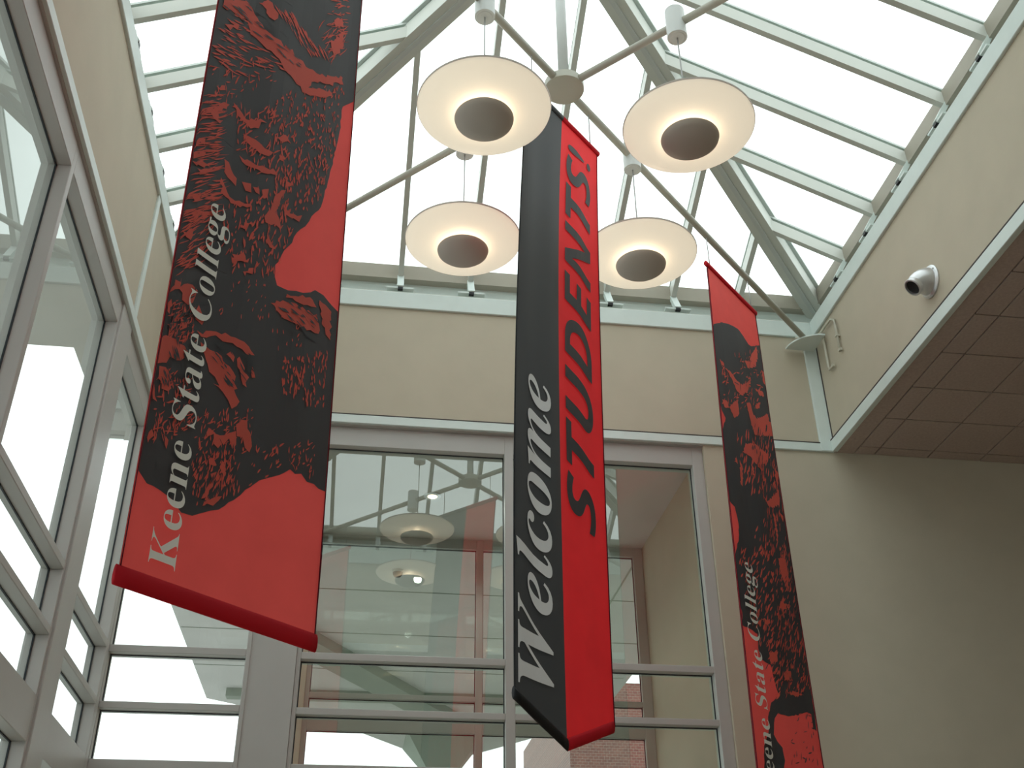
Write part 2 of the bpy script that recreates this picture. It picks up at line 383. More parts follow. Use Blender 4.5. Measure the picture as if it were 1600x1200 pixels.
lamp(CX-RL, CY-RL, 'saucer pendant lamp covering the top left corner of the welcome banner')
lamp(CX+RL, CY-RL, 'saucer pendant lamp hanging in front of the far right hip beam')
lamp(CX-RL, CY+RL, 'saucer pendant lamp hanging low before the far eave, left of the welcome banner')
lamp(CX+RL, CY+RL, 'saucer pendant lamp partly hidden behind the red edge of the welcome banner')

#@@B0@@
# ------------------------------------------------------------------ hanging banners (under one tie rod, all in its vertical plane)
from mathutils.geometry import delaunay_2d_cdt
Q = math.sqrt(.5)
def on_diag(s): return Vector((CX+s*Q, CY+s*Q, 0))
NRM = Vector((Q, -Q, 0))
def surf_L(u, z): return on_diag(-3.273-.016*(z-3.12)+u)+Vector((0, 0, z))+NRM*(min(1, (z-3.1)/1.2, max(0, 8.15-z)/.9)*(.006*math.sin(u*17+.8)+.008*math.sin(u*6.2+z*.7)))
def surf_M(u, z):
    t = (8.115-z)/4.895
    return on_diag(-.545-.226*t-.055*4*t*(1-t)+u)+Vector((0, 0, z))+NRM*(min(1, max(0, z-3.0)/1.2, max(0, 8.15-z)/.9)*(.008*math.sin(u*19+.4)+.006*math.sin(u*9+z*.9)))
def surf_R(u, z):
    t = (8.12-z)/5; th = math.radians(45-6.5*t); d = Vector((math.cos(th), math.sin(th), 0)); n = Vector((math.sin(th), -math.cos(th), 0))
    return on_diag(3.42)-d*(1.03-u)+Vector((0, 0, z))+n*(min(1, max(0, 8.15-z)/.9)*(.006*math.sin(u*15)+.010*math.sin(u*6+z*.8)))
def lift(sf, u, z, off):
    p = sf(u, z)
    return p+NRM*off
def sheet(name, sf, u0, u1, zlo, zhi, m, parent, nu=24, nz=50):
    v = []; f = []
    for j in range(nz+1):
        for i in range(nu+1):
            u = u0+(u1-u0)*i/nu; z = zlo(u)+(zhi-zlo(u))*j/nz; v.append(sf(u, z))
    for j in range(nz):
        for i in range(nu): a = j*(nu+1)+i; f.append((a, a+1, a+nu+2, a+nu+1))
    return frompy(name, v, f, m, parent, smooth=True, fix=False)
def sleeve(name, sf, path, rz, rn, m, parent, seg=12):
    v = []; f = []; n = len(path)
    for u, z in path:
        p = sf(u, z)
        for k in range(seg):
            t = 2*math.pi*k/seg; v.append(p+Vector((0, 0, rz*math.sin(t)))+NRM*(rn*math.cos(t)))
    for i in range(n-1):
        for k in range(seg): f.append((i*seg+k, i*seg+(k+1) % seg, (i+1)*seg+(k+1) % seg, (i+1)*seg+k))
    f += [tuple(range(seg)), tuple(range((n-1)*seg, n*seg))]
    return frompy(name, v, f, m, parent, smooth=True)
def path(u0, z0, u1, z1, n=16): return [(u0+(u1-u0)*i/n, z0+(z1-z0)*i/n) for i in range(n+1)]
def flat_print(name, sf, polys, off, m, parent, umax=1.022, tris=None):
    # polys: outlines in banner coordinates (metres across, height); cut into narrow strips so that the ink follows the folds
    bm = bmesh.new()
    for P in polys:
        pts = []
        for u, z in P:
            q = (min(max(u, .008), umax), z)
            if not pts or (abs(pts[-1][0]-q[0])+abs(pts[-1][1]-q[1])) > 1e-5: pts.append(q)
        if len(pts) < 3: continue
        cv_, _, cf_, _, _, _ = delaunay_2d_cdt([Vector(q) for q in pts], [], [list(range(len(pts)))], 1, 1e-5)
        bv = [bm.verts.new((c.x, 0, c.y)) for c in cv_]
        for t_ in cf_:
            try: bm.faces.new([bv[i] for i in t_])
            except ValueError: pass
    for k in range(1, 14):
        g = bm.verts[:]+bm.edges[:]+bm.faces[:]
        bmesh.ops.bisect_plane(bm, geom=g, plane_co=(k*.08, 0, 0), plane_no=(1, 0, 0))
    zmin = min(w.co.z for w in bm.verts); zmax = max(w.co.z for w in bm.verts); zz = math.floor(zmin/.25)*.25+.25
    while zz < zmax:
        bmesh.ops.bisect_plane(bm, geom=bm.verts[:]+bm.edges[:]+bm.faces[:], plane_co=(0, 0, zz), plane_no=(0, 0, 1)); zz += .25
    for w in bm.verts: w.co = lift(sf, w.co.x, w.co.z, off)
    for fc in bm.faces:
        fc.normal_update()
        if fc.normal.dot(NRM) < 0: fc.normal_flip()
    me = bpy.data.meshes.new(name); bm.to_mesh(me); bm.free()
    return link(name, me, m, parent)
def inside(p, poly):
    c = False; j = len(poly)-1
    for i in range(len(poly)):
        a, b = poly[i], poly[j]
        if (a[1] > p[1]) != (b[1] > p[1]) and p[0] < (b[0]-a[0])*(p[1]-a[1])/(b[1]-a[1])+a[0]: c = not c
        j = i
    return c
def stroke_polys(areas, colour, seed, umax=1.01):
    rnd = random.Random(seed); out = []
    for poly, n, ln, w, ang, sp, c in areas:
        if c != colour: continue
        u0 = min(p[0] for p in poly); u1 = max(p[0] for p in poly); z0 = min(p[1] for p in poly); z1 = max(p[1] for p in poly)
        k = 0; tries = 0
        while k < n and tries < n*30:
            tries += 1; p = (rnd.uniform(u0, u1), rnd.uniform(z0, z1))
            if not inside(p, poly) or not .03 < p[0] < umax-.02: continue
            k += 1; a = math.radians(ang+rnd.uniform(-sp, sp)); l = ln*rnd.uniform(.5, 1.5); ww = w*rnd.uniform(.5, 1.25); bend = rnd.uniform(-.25, .25)*l
            ca, sa = math.cos(a), math.sin(a)
            def P(t, s): x = (t-.5)*l; y = s*ww/2+bend*(t*(1-t)); return (p[0]+x*ca-y*sa, p[1]+x*sa+y*ca)
            out.append([P(0, 0), P(.3, -1), P(.7, -.8), P(1, 0), P(.7, .8), P(.3, 1)])
    return out
def text_polys(body, thin=0, shear=0, space=1):
    c = bpy.data.curves.new('lettering', 'FONT'); c.body = body; c.resolution_u = 4; c.offset = thin; c.shear = shear; c.space_character = space
    o = bpy.data.objects.new('lettering', c); COL.objects.link(o); bpy.context.view_layer.update()
    me = o.to_mesh(); V = [tuple(v.co) for v in me.vertices]; Fc = [tuple(p.vertices) for p in me.polygons]
    o.to_mesh_clear(); bpy.data.objects.remove(o); bpy.data.curves.remove(c)
    return V, Fc
def lettering(name, sf, body, cap, base, zstart, zend, off, m, parent, ref, **kw):
    # text that reads upwards: baseline at u=base, capital tops at u=cap; ref = text whose height gives the capital height
    V, Fc = text_polys(body, **kw); R, _ = text_polys(ref, **kw)
    hcap = max(p[1] for p in R); x0 = min(p[0] for p in V); x1 = max(p[0] for p in V)
    ku = (base-cap)/hcap; kz = (zend-zstart)/(x1-x0)
    pts = [(base-p[1]*ku, 0, zstart+(p[0]-x0)*kz) for p in V]
    par = list(range(len(V)))
    def find(i):
        while par[i] != i: par[i] = par[par[i]]; i = par[i]
        return i
    seen = {}
    for i, p in enumerate(V):                       # outline vertices can be doubled where tessellated pieces meet
        k = (round(p[0], 4), round(p[1], 4))
        if k in seen: par[find(i)] = find(seen[k])
        else: seen[k] = i
    for fc in Fc:
        for q in fc[1:]: par[find(q)] = find(fc[0])
    groups = {}
    for fc in Fc: groups.setdefault(find(fc[0]), []).append(fc)
    spans = []
    for r, fl in groups.items():
        xs_ = [V[i][0] for fc in fl for i in fc]; spans.append([min(xs_), max(xs_), fl])
    spans.sort(key=lambda t: t[0]); spans = [t for t in spans]
    for sp in spans:                                # one object for each printed letter
        ids = sorted({i for fc in sp[2] for i in fc}); mp = {i: k for k, i in enumerate(ids)}
        me = bpy.data.meshes.new(name); me.from_pydata([pts[i] for i in ids], [], [tuple(mp[i] for i in fc) for fc in sp[2]]); me.update()
        bm = bmesh.new(); bm.from_mesh(me)
        ua = min(w.co.x for w in bm.verts); ub = max(w.co.x for w in bm.verts); za = min(w.co.z for w in bm.verts); zb = max(w.co.z for w in bm.verts)
        for k in range(math.ceil(ua/.05), math.ceil(ub/.05)):
            bmesh.ops.bisect_plane(bm, geom=bm.verts[:]+bm.edges[:]+bm.faces[:], plane_co=(k*.05, 0, 0), plane_no=(1, 0, 0))
        for k in range(math.ceil(za/.12), math.ceil(zb/.12)):
            bmesh.ops.bisect_plane(bm, geom=bm.verts[:]+bm.edges[:]+bm.faces[:], plane_co=(0, 0, k*.12), plane_no=(0, 0, 1))
        for w in bm.verts: w.co = lift(sf, w.co.x, w.co.z, off)
        for fc in bm.faces: fc.normal_update()
        for fc in bm.faces:
            if fc.normal.dot(NRM) < 0: fc.normal_flip()
        bm.to_mesh(me); bm.free()
        link(name, me, m, parent)
def cords(sf, us, z, parent):
    for u in us:
        p = sf(u, z); tube('hanging_chain', [p, Vector((p.x, p.y, ZR-.03))], .005, 'wire', parent, 6)

L_SIL = [(0.003, 3.604), (0.056, 3.568), (0.127, 3.558), (0.186, 3.546), (0.241, 3.509), (0.295, 3.517), (0.389, 3.563), (0.45, 3.614), (0.472, 3.634), (0.527, 3.698), (0.582, 3.75), (0.624, 3.8), (0.677, 3.83), (0.727, 3.869), (0.785, 3.912), (0.817, 3.908), (0.856, 3.92), (0.899, 3.904), (0.949, 3.897), (0.987, 3.898), (0.991, 4.118), (0.982, 4.475), (0.972, 4.777), (0.975, 4.938), (0.907, 4.973), (0.84, 4.959), (0.756, 4.903), (0.665, 4.862), (0.601, 4.86), (0.575, 4.9), (0.575, 4.967), (0.6, 5.042), (0.642, 5.129), (0.683, 5.238), (0.729, 5.31), (0.766, 5.399), (0.831, 5.507), (0.846, 5.594), (0.887, 5.835), (0.909, 5.98), (0.931, 6.142), (0.939, 6.351), (0.973, 6.456), (0.999, 6.53), (1.0, 6.857), (0.997, 7.196)]
L_RED = [[(0.038, 6.399), (0.175, 6.53), (0.223, 6.503), (0.274, 6.453), (0.311, 6.416), (0.376, 6.421), (0.419, 6.414), (0.445, 6.402), (0.509, 6.432), (0.533, 6.408), (0.597, 6.41), (0.651, 6.402), (0.703, 6.41), (0.771, 6.441), (0.916, 6.563), (0.93, 6.51), (0.859, 6.47), (0.811, 6.402), (0.751, 6.37), (0.677, 6.318), (0.657, 6.257), (0.866, 6.394), (0.786, 6.284), (0.687, 6.221), (0.621, 6.193), (0.601, 6.22), (0.541, 6.23), (0.464, 6.244), (0.427, 6.281), (0.368, 6.291), (0.309, 6.308), (0.261, 6.309), (0.226, 6.338), (0.202, 6.395), (0.143, 6.366), (0.082, 6.362), (0.032, 6.34)], [(0.257, 6.581), (0.313, 6.661), (0.351, 6.623), (0.387, 6.602), (0.361, 6.542), (0.329, 6.53), (0.307, 6.573)], [(0.796, 6.751), (0.869, 6.892), (0.892, 6.962), (0.896, 6.8), (0.873, 6.733), (0.824, 6.652), (0.791, 6.708)], [(0.797, 6.944), (0.876, 7.027), (0.882, 6.963), (0.812, 6.889)], [(0.085, 5.654), (0.136, 5.741), (0.172, 5.747), (0.114, 5.647), (0.108, 5.596), (0.147, 5.619), (0.131, 5.584), (0.082, 5.576), (0.056, 5.608)], [(0.196, 5.782), (0.235, 5.774), (0.278, 5.729), (0.334, 5.765), (0.392, 5.794), (0.368, 5.744), (0.314, 5.687), (0.274, 5.703), (0.234, 5.726)], [(0.063, 6.232), (0.151, 6.313), (0.14, 6.277), (0.102, 6.225)], [(0.078, 5.788), (0.121, 5.84), (0.132, 5.817), (0.101, 5.783)], [(0.277, 5.625), (0.327, 5.64), (0.375, 5.622), (0.435, 5.628), (0.467, 5.628), (0.441, 5.586), (0.381, 5.573), (0.337, 5.57), (0.303, 5.599)], [(0.275, 5.48), (0.307, 5.465), (0.349, 5.481), (0.393, 5.49), (0.438, 5.492), (0.479, 5.529), (0.511, 5.521), (0.47, 5.477), (0.413, 5.451), (0.354, 5.44), (0.294, 5.449)], [(0.194, 5.391), (0.222, 5.396), (0.242, 5.359), (0.289, 5.327), (0.281, 5.285), (0.245, 5.289), (0.211, 5.323)], [(0.185, 5.268), (0.216, 5.247), (0.236, 5.204), (0.287, 5.196), (0.369, 5.223), (0.379, 5.201), (0.318, 5.174), (0.248, 5.17), (0.21, 5.193)], [(0.312, 5.321), (0.36, 5.347), (0.366, 5.3), (0.332, 5.284)], [(0.377, 5.33), (0.41, 5.36), (0.416, 5.313), (0.394, 5.312)], [(0.426, 5.349), (0.475, 5.383), (0.459, 5.327), (0.44, 5.3)], [(0.515, 5.366), (0.552, 5.436), (0.581, 5.456), (0.549, 5.337), (0.527, 5.27), (0.49, 5.261)], [(0.46, 5.204), (0.511, 5.275), (0.558, 5.262), (0.588, 5.208), (0.584, 5.177), (0.535, 5.203), (0.479, 5.174)], [(0.578, 5.356), (0.628, 5.33), (0.674, 5.338), (0.703, 5.365), (0.685, 5.315), (0.632, 5.295), (0.591, 5.306)], [(0.502, 5.11), (0.536, 5.075), (0.56, 5.062), (0.526, 5.04), (0.493, 5.062)], [(0.327, 5.061), (0.39, 5.123), (0.399, 5.114), (0.35, 5.048)], [(0.044, 5.044), (0.083, 5.085), (0.088, 5.054), (0.054, 5.024)], [(0.022, 4.824), (0.085, 4.871), (0.069, 4.814), (0.039, 4.802)], [(0.319, 4.872), (0.382, 4.924), (0.388, 4.88), (0.337, 4.849)], [(0.512, 5.638), (0.549, 5.658), (0.546, 5.624), (0.515, 5.617)], [(0.575, 5.513), (0.619, 5.544), (0.608, 5.498), (0.586, 5.483)], [(0.484, 5.743), (0.539, 5.809), (0.574, 5.787), (0.516, 5.736)], [(0.025, 5.404), (0.063, 5.425), (0.055, 5.39), (0.009, 5.341)], [(0.01, 5.292), (0.076, 5.347), (0.055, 5.303), (0.015, 5.26)], [(0.012, 5.237), (0.078, 5.291), (0.111, 5.294), (0.034, 5.224)], [(0.049, 5.214), (0.113, 5.281), (0.155, 5.326), (0.118, 5.249), (0.07, 5.208)], [(0.029, 4.524), (0.094, 4.58), (0.152, 4.57), (0.161, 4.557), (0.132, 4.503), (0.113, 4.468), (0.086, 4.477), (0.074, 4.513)], [(0.17, 4.5), (0.199, 4.479), (0.218, 4.441), (0.204, 4.409), (0.175, 4.429), (0.156, 4.468)], [(-0.01, 4.236), (0.026, 4.266), (0.08, 4.26), (0.128, 4.262), (0.155, 4.247), (0.15, 4.204), (0.101, 4.173), (0.068, 4.162), (0.027, 4.125), (0.002, 4.106)], [(0.021, 4.094), (0.053, 4.11), (0.077, 4.076), (0.097, 4.025), (0.049, 4.002), (0.025, 4.04)], [(0.192, 4.366), (0.26, 4.415), (0.335, 4.436), (0.388, 4.439), (0.441, 4.442), (0.491, 4.425), (0.507, 4.408), (0.483, 4.383), (0.434, 4.395), (0.38, 4.398), (0.329, 4.39), (0.288, 4.405), (0.242, 4.369), (0.207, 4.35)], [(0.216, 4.331), (0.274, 4.325), (0.329, 4.305), (0.384, 4.279), (0.416, 4.241), (0.437, 4.186), (0.353, 4.146), (0.308, 4.189), (0.268, 4.239), (0.236, 4.282)], [(0.427, 4.355), (0.449, 4.336), (0.485, 4.275), (0.486, 4.215), (0.449, 4.245), (0.421, 4.298)], [(0.494, 4.358), (0.517, 4.339), (0.529, 4.296), (0.511, 4.281)], [(0.351, 4.329), (0.379, 4.361), (0.396, 4.339), (0.387, 4.305), (0.377, 4.33)], [(0.57, 4.737), (0.623, 4.78), (0.718, 4.8), (0.787, 4.804), (0.855, 4.821), (0.891, 4.778), (0.889, 4.723), (0.829, 4.698), (0.761, 4.695), (0.679, 4.691), (0.61, 4.713)], [(0.661, 4.836), (0.824, 4.894), (0.859, 4.864), (0.738, 4.825), (0.664, 4.817)], [(0.877, 4.917), (0.925, 4.922), (0.975, 4.908), (0.976, 4.727), (0.941, 4.75), (0.902, 4.826)], [(0.007, 4.475), (0.022, 4.526), (0.056, 4.583), (0.062, 4.549), (0.033, 4.502)], [(0.005, 4.419), (0.03, 4.446), (0.025, 4.371), (0.012, 4.376)], [(0.024, 4.312), (0.066, 4.382), (0.066, 4.346), (0.044, 4.299)], [(0.091, 4.377), (0.128, 4.41), (0.12, 4.351), (0.105, 4.332)], [(0.314, 4.853), (0.353, 4.871), (0.339, 4.822)], [(0.365, 4.885), (0.412, 4.906), (0.382, 4.868)], [(0.39, 4.806), (0.438, 4.868), (0.428, 4.835), (0.399, 4.794)], [(0.311, 4.154), (0.407, 4.2), (0.429, 4.156), (0.463, 4.125), (0.425, 4.081), (0.391, 4.106), (0.364, 4.139)], [(0.465, 4.007), (0.48, 4.054), (0.51, 4.054), (0.54, 4.007), (0.548, 3.946), (0.546, 3.906), (0.521, 3.922), (0.5, 3.964), (0.471, 3.965), (0.455, 3.971)], [(0.349, 3.912), (0.402, 3.935), (0.454, 3.977), (0.466, 3.95), (0.46, 3.889), (0.433, 3.923), (0.408, 3.893), (0.385, 3.909), (0.378, 3.862), (0.355, 3.871)], [(0.331, 3.799), (0.367, 3.795), (0.383, 3.777), (0.365, 3.763)], [(0.356, 3.729), (0.388, 3.748), (0.371, 3.675), (0.365, 3.625), (0.329, 3.599), (0.334, 3.649), (0.357, 3.676)], [(0.407, 3.811), (0.423, 3.793), (0.426, 3.726), (0.444, 3.703), (0.425, 3.689), (0.409, 3.75)], [(0.343, 3.593), (0.38, 3.618), (0.431, 3.649), (0.41, 3.606), (0.347, 3.571)], [(-0.003, 3.991), (0.007, 4.008), (0.018, 3.951), (0.035, 3.928), (0.014, 3.937)], [(0.023, 3.784), (0.045, 3.8), (0.029, 3.751), (0.022, 3.736)], [(0.104, 3.795), (0.124, 3.791), (0.119, 3.747), (0.109, 3.767)], [(0.058, 3.945), (0.13, 3.985), (0.146, 3.973), (0.078, 3.942)], [(0.299, 3.872), (0.317, 3.936), (0.346, 3.93), (0.329, 3.904)], [(0.761, 3.975), (0.805, 3.946), (0.823, 3.927), (0.79, 3.934)]]
L_STR = [([(-0.03, 6.26), (0.243, 6.516), (0.27, 6.314), (0.508, 6.274), (0.284, 6.036), (0.013, 5.853)], 45, 0.07, 0.0151, 19.3, 12, 'r'), ([(0.025, 5.909), (0.287, 6.182), (0.433, 6.113), (0.135, 5.729), (-0.004, 5.705)], 30, 0.043, 0.0099, 74.9, 40, 'r'), ([(0.007, 5.714), (0.129, 5.769), (0.174, 5.33), (0.215, 5.056), (0.018, 4.869), (0.011, 5.253)], 85, 0.113, 0.0106, 43.3, 9, 'r'), ([(0.403, 5.992), (0.964, 6.554), (0.911, 5.957), (0.816, 5.655), (0.532, 5.678), (0.343, 5.76)], 150, 0.034, 0.0128, 86.5, 25, 'r'), ([(0.153, 5.744), (0.455, 5.94), (0.579, 5.667), (0.476, 5.417), (0.304, 5.424)], 55, 0.056, 0.0111, 76.3, 30, 'r'), ([(0.491, 5.647), (0.864, 5.922), (0.824, 5.57), (0.626, 5.265), (0.495, 5.262)], 80, 0.043, 0.0139, 91.2, 22, 'r'), ([(0.225, 5.122), (0.562, 5.434), (0.668, 5.292), (0.582, 4.912), (0.278, 4.769)], 110, 0.041, 0.0129, 87.3, 25, 'r'), ([(0.024, 4.948), (0.172, 5.086), (0.198, 4.795), (0.004, 4.535)], 45, 0.081, 0.0091, 54.6, 12, 'r'), ([(0.658, 4.463), (0.969, 4.658), (0.983, 4.328), (0.704, 4.253)], 75, 0.032, 0.0125, 93.8, 14, 'r'), ([(-0.038, 4.08), (0.195, 4.13), (0.238, 3.865), (0.015, 3.739)], 65, 0.037, 0.009, 71.0, 50, 'r'), ([(-0.01, 4.423), (0.139, 4.472), (0.197, 4.331), (-0.003, 4.194)], 50, 0.046, 0.0085, 68.5, 30, 'r'), ([(0.219, 3.981), (0.542, 4.128), (0.554, 3.903), (0.298, 3.706)], 75, 0.031, 0.0093, 72.9, 40, 'r'), ([(0.257, 3.75), (0.479, 3.904), (0.526, 3.703), (0.289, 3.555)], 60, 0.038, 0.0102, 82.2, 20, 'r'), ([(0.567, 3.941), (0.959, 4.139), (0.947, 3.922), (0.746, 3.9), (0.541, 3.725)], 32, 0.029, 0.0104, 74.9, 35, 'r'), ([(0.74, 7.068), (0.924, 7.244), (0.909, 6.887), (0.784, 6.774)], 26, 0.075, 0.0116, 48.4, 15, 'r'), ([(0.372, 6.611), (0.459, 6.693), (0.773, 6.604), (0.629, 6.505)], 42, 0.063, 0.0152, -41.5, 8, 'r'), ([(0.701, 6.809), (0.905, 6.939), (0.899, 6.686), (0.8, 6.601)], 24, 0.106, 0.0079, 62.1, 18, 'r'), ([(0.565, 4.71), (0.679, 4.812), (0.789, 4.604), (0.639, 4.453)], 12, 0.023, 0.0096, 86.0, 20, 'r'), ([(0.271, 4.691), (0.547, 4.852), (0.574, 4.64), (0.283, 4.481)], 16, 0.023, 0.0087, 82.8, 20, 'r'), ([(0.069, 4.264), (0.148, 4.306), (0.2, 4.1), (0.043, 4.026)], 26, 0.045, 0.0088, -62.3, 14, 'c'), ([(0.264, 4.366), (0.526, 4.396), (0.48, 4.167), (0.332, 4.164)], 26, 0.046, 0.0108, -34.2, 14, 'c'), ([(0.6, 4.767), (0.896, 4.854), (0.914, 4.668), (0.7, 4.632)], 26, 0.04, 0.0114, -17.3, 20, 'c'), ([(0.042, 6.352), (0.239, 6.539), (0.642, 6.387), (0.503, 6.319)], 24, 0.051, 0.0142, -0.4, 14, 'c'), ([(0.243, 3.836), (0.514, 3.919), (0.53, 3.674), (0.316, 3.595)], 20, 0.039, 0.0069, 77.2, 15, 'c'), ([(0.003, 4.482), (0.156, 4.588), (0.159, 4.346), (0.011, 4.3)], 22, 0.055, 0.0073, 65.0, 40, 'c')]
R_SIL = [(0.024, 7.416), (0.164, 7.509), (0.349, 7.589), (0.532, 7.631), (0.662, 7.618), (0.767, 7.584), (0.81, 7.575), (1.097, 7.736), (1.107, 7.477), (1.079, 7.213), (1.084, 6.911), (1.053, 6.684), (1.013, 6.199), (1.012, 5.827), (1.014, 5.479), (1.026, 5.556), (1.02, 5.026), (1.005, 4.43), (1.015, 4.525), (1.011, 4.266), (1.01, 3.963), (0.996, 3.855), (0.939, 3.871), (0.937, 3.984), (0.869, 3.989), (0.701, 3.94), (0.555, 3.896), (0.424, 3.897), (0.366, 3.852), (0.337, 3.723), (0.373, 3.673), (0.427, 3.633), (0.436, 3.537), (0.424, 3.487), (0.348, 3.187), (0.046, 3.149), (0.107, 3.439), (0.138, 3.593), (0.262, 3.743), (0.268, 3.843), (0.351, 3.967), (0.46, 4.047), (0.44, 4.103), (0.42, 4.16), (0.399, 4.286), (0.333, 4.288), (0.254, 4.306), (0.233, 4.397), (0.226, 4.325), (0.247, 4.506), (0.118, 4.519), (0.004, 4.517), (0.024, 4.628), (-0.02, 4.741), (-0.034, 5.039), (0.045, 5.195), (0.098, 5.298), (0.077, 5.186), (0.116, 5.44), (0.079, 5.575), (-0.003, 5.606), (-0.028, 5.767), (-0.028, 6.189), (0.037, 6.355), (-0.023, 6.223), (0.07, 6.434), (0.025, 6.501), (-0.035, 6.595), (-0.019, 6.746), (-0.006, 7.117), (-0.006, 7.352)]
R_RED = [[(0.089, 6.979), (0.189, 6.981), (0.278, 6.92), (0.342, 6.834), (0.421, 6.825), (0.544, 6.916), (0.685, 7.064), (0.714, 7.187), (0.625, 7.084), (0.521, 6.999), (0.426, 6.943), (0.348, 6.964), (0.256, 7.014)], [(0.698, 7.301), (0.812, 7.494), (0.94, 7.635), (0.928, 7.502), (0.843, 7.347)], [(0.984, 7.367), (1.055, 7.376), (1.034, 7.217), (0.971, 7.237)], [(0.493, 6.777), (0.585, 6.818), (0.624, 6.72), (0.729, 6.72), (0.986, 6.88), (0.987, 6.645), (0.588, 6.477), (0.532, 6.589)], [(0.248, 6.667), (0.346, 6.756), (0.33, 6.58), (0.237, 6.506), (0.154, 6.58)], [(0.773, 7.07), (0.916, 7.112), (0.97, 7.065), (0.873, 7.032)], [(0.735, 6.874), (0.851, 6.951), (0.81, 6.872), (0.734, 6.827)], [(0.043, 6.608), (0.125, 6.634), (0.151, 6.568), (0.07, 6.543)], [(0.061, 7.046), (0.137, 7.026), (0.089, 6.979)], [(0.588, 7.295), (0.861, 7.418), (0.868, 7.36), (0.663, 7.247)], [(0.578, 6.608), (1.057, 6.816), (1.058, 6.663), (0.769, 6.541), (0.6, 6.527)], [(0.391, 6.307), (0.607, 6.384), (0.813, 6.39), (0.89, 6.364), (0.736, 6.248), (0.668, 6.133), (0.57, 6.139), (0.425, 6.19), (0.329, 6.195)], [(0.25, 6.09), (0.296, 6.033), (0.255, 5.83), (0.229, 5.841)], [(0.452, 6.136), (0.489, 6.044), (0.437, 5.981)], [(0.542, 5.936), (0.637, 5.844), (0.703, 5.793), (0.83, 5.827), (0.932, 5.906), (0.979, 6.075), (0.868, 5.969), (0.767, 5.89), (0.674, 5.836), (0.606, 5.875)], [(0.78, 5.789), (0.821, 5.719), (0.816, 5.55), (0.778, 5.476), (0.782, 5.643)], [(0.145, 6.027), (0.196, 6.1), (0.203, 6.039)], [(0.674, 6.158), (0.733, 6.071), (0.661, 6.023)], [(0.95, 6.276), (1.027, 6.249), (0.962, 6.091), (0.931, 6.168)], [(0.906, 5.811), (0.982, 5.795), (0.966, 5.736), (0.915, 5.772)], [(0.753, 5.307), (0.881, 5.356), (0.899, 5.21), (0.878, 5.065), (0.823, 5.069), (0.757, 5.179)], [(0.558, 5.12), (0.617, 5.137), (0.577, 5.048)], [(0.614, 4.829), (0.704, 4.901), (0.852, 4.902), (0.723, 4.83)], [(0.329, 4.653), (0.454, 4.676), (0.42, 4.603)], [(0.387, 4.38), (0.494, 4.404), (0.458, 4.325), (0.388, 4.309)], [(0.587, 4.09), (0.7, 4.13), (0.855, 4.127), (0.67, 4.081)], [(0.387, 4.38), (0.514, 4.418), (0.476, 4.329), (0.401, 4.295)], [(0.554, 4.232), (0.691, 4.297), (0.706, 4.22), (0.579, 4.193)]]
R_STR = [([(0.085, 7.07), (0.986, 7.634), (0.926, 6.901), (0.045, 6.51)], 70, 0.07, 0.017, 56.4, 40, 'r'), ([(0.241, 6.332), (0.987, 6.645), (1.039, 5.922), (0.362, 5.807)], 90, 0.101, 0.0228, 68.0, 10, 'r'), ([(0.553, 5.751), (1.102, 6.01), (1.078, 5.427), (0.173, 5.149)], 50, 0.078, 0.02, 67.1, 10, 'r'), ([(0.021, 5.159), (1.092, 5.556), (1.087, 4.598), (0.224, 4.395), (0.105, 4.794)], 260, 0.068, 0.0204, 60.3, 16, 'r'), ([(0.341, 4.476), (1.057, 4.648), (1.033, 4.198), (0.438, 4.026), (0.397, 4.276)], 110, 0.067, 0.019, 55.2, 16, 'r'), ([(0.318, 7.329), (0.917, 7.636), (0.766, 7.043), (0.344, 6.847)], 30, 0.092, 0.011, 45.1, 50, 'c'), ([(0.457, 6.523), (1.02, 6.764), (0.962, 6.091), (0.468, 6.036)], 40, 0.085, 0.0215, 69.0, 10, 'c'), ([(0.414, 3.92), (0.956, 4.049), (0.976, 3.588), (0.441, 3.506)], 26, 0.051, 0.015, 40.3, 50, 'c'), ([(0.085, 4.953), (1.149, 5.263), (0.964, 4.184), (0.399, 4.069)], 120, 0.065, 0.0174, 61.4, 15, 'c')]

L_SIL = [(1.024 if u > .94 and (3.85 < z < 4.95 or z > 6.4) else u, z) for u, z in L_SIL]+[(1.024, 7.6), (.8, 7.95), (.25, 7.95), (.01, 7.5)]
W = 1.03
def ragged(poly, step, amp, seed):
    # break a smooth outline into the ragged edge of a cut block print
    rnd = random.Random(seed); out = []; n = len(poly)
    for i in range(n):
        a, c = poly[i], poly[(i+1) % n]; d = math.hypot(c[0]-a[0], c[1]-a[1]); k = max(1, int(d/step))
        nx, nz = ((c[1]-a[1])/d, -(c[0]-a[0])/d) if d > 1e-6 else (0, 0)
        for j in range(k):
            t = (j+(rnd.uniform(-.3, .3) if j else 0))/k; q = rnd.uniform(-.25, 1)*amp*(1 if (i+j) % 2 else -1)
            if a[0] > 1.01 and c[0] > 1.01 or a[0] < .015 and c[0] < .015: q = 0
            out.append((a[0]+(c[0]-a[0])*t+nx*q, a[1]+(c[1]-a[1])*t+nz*q))
    return out
def denser(strk, k_): return [(p_, int(n_*k_), l_*1.05, w_*.72, a_, s_, c_) for p_, n_, l_, w_, a_, s_, c_ in strk]
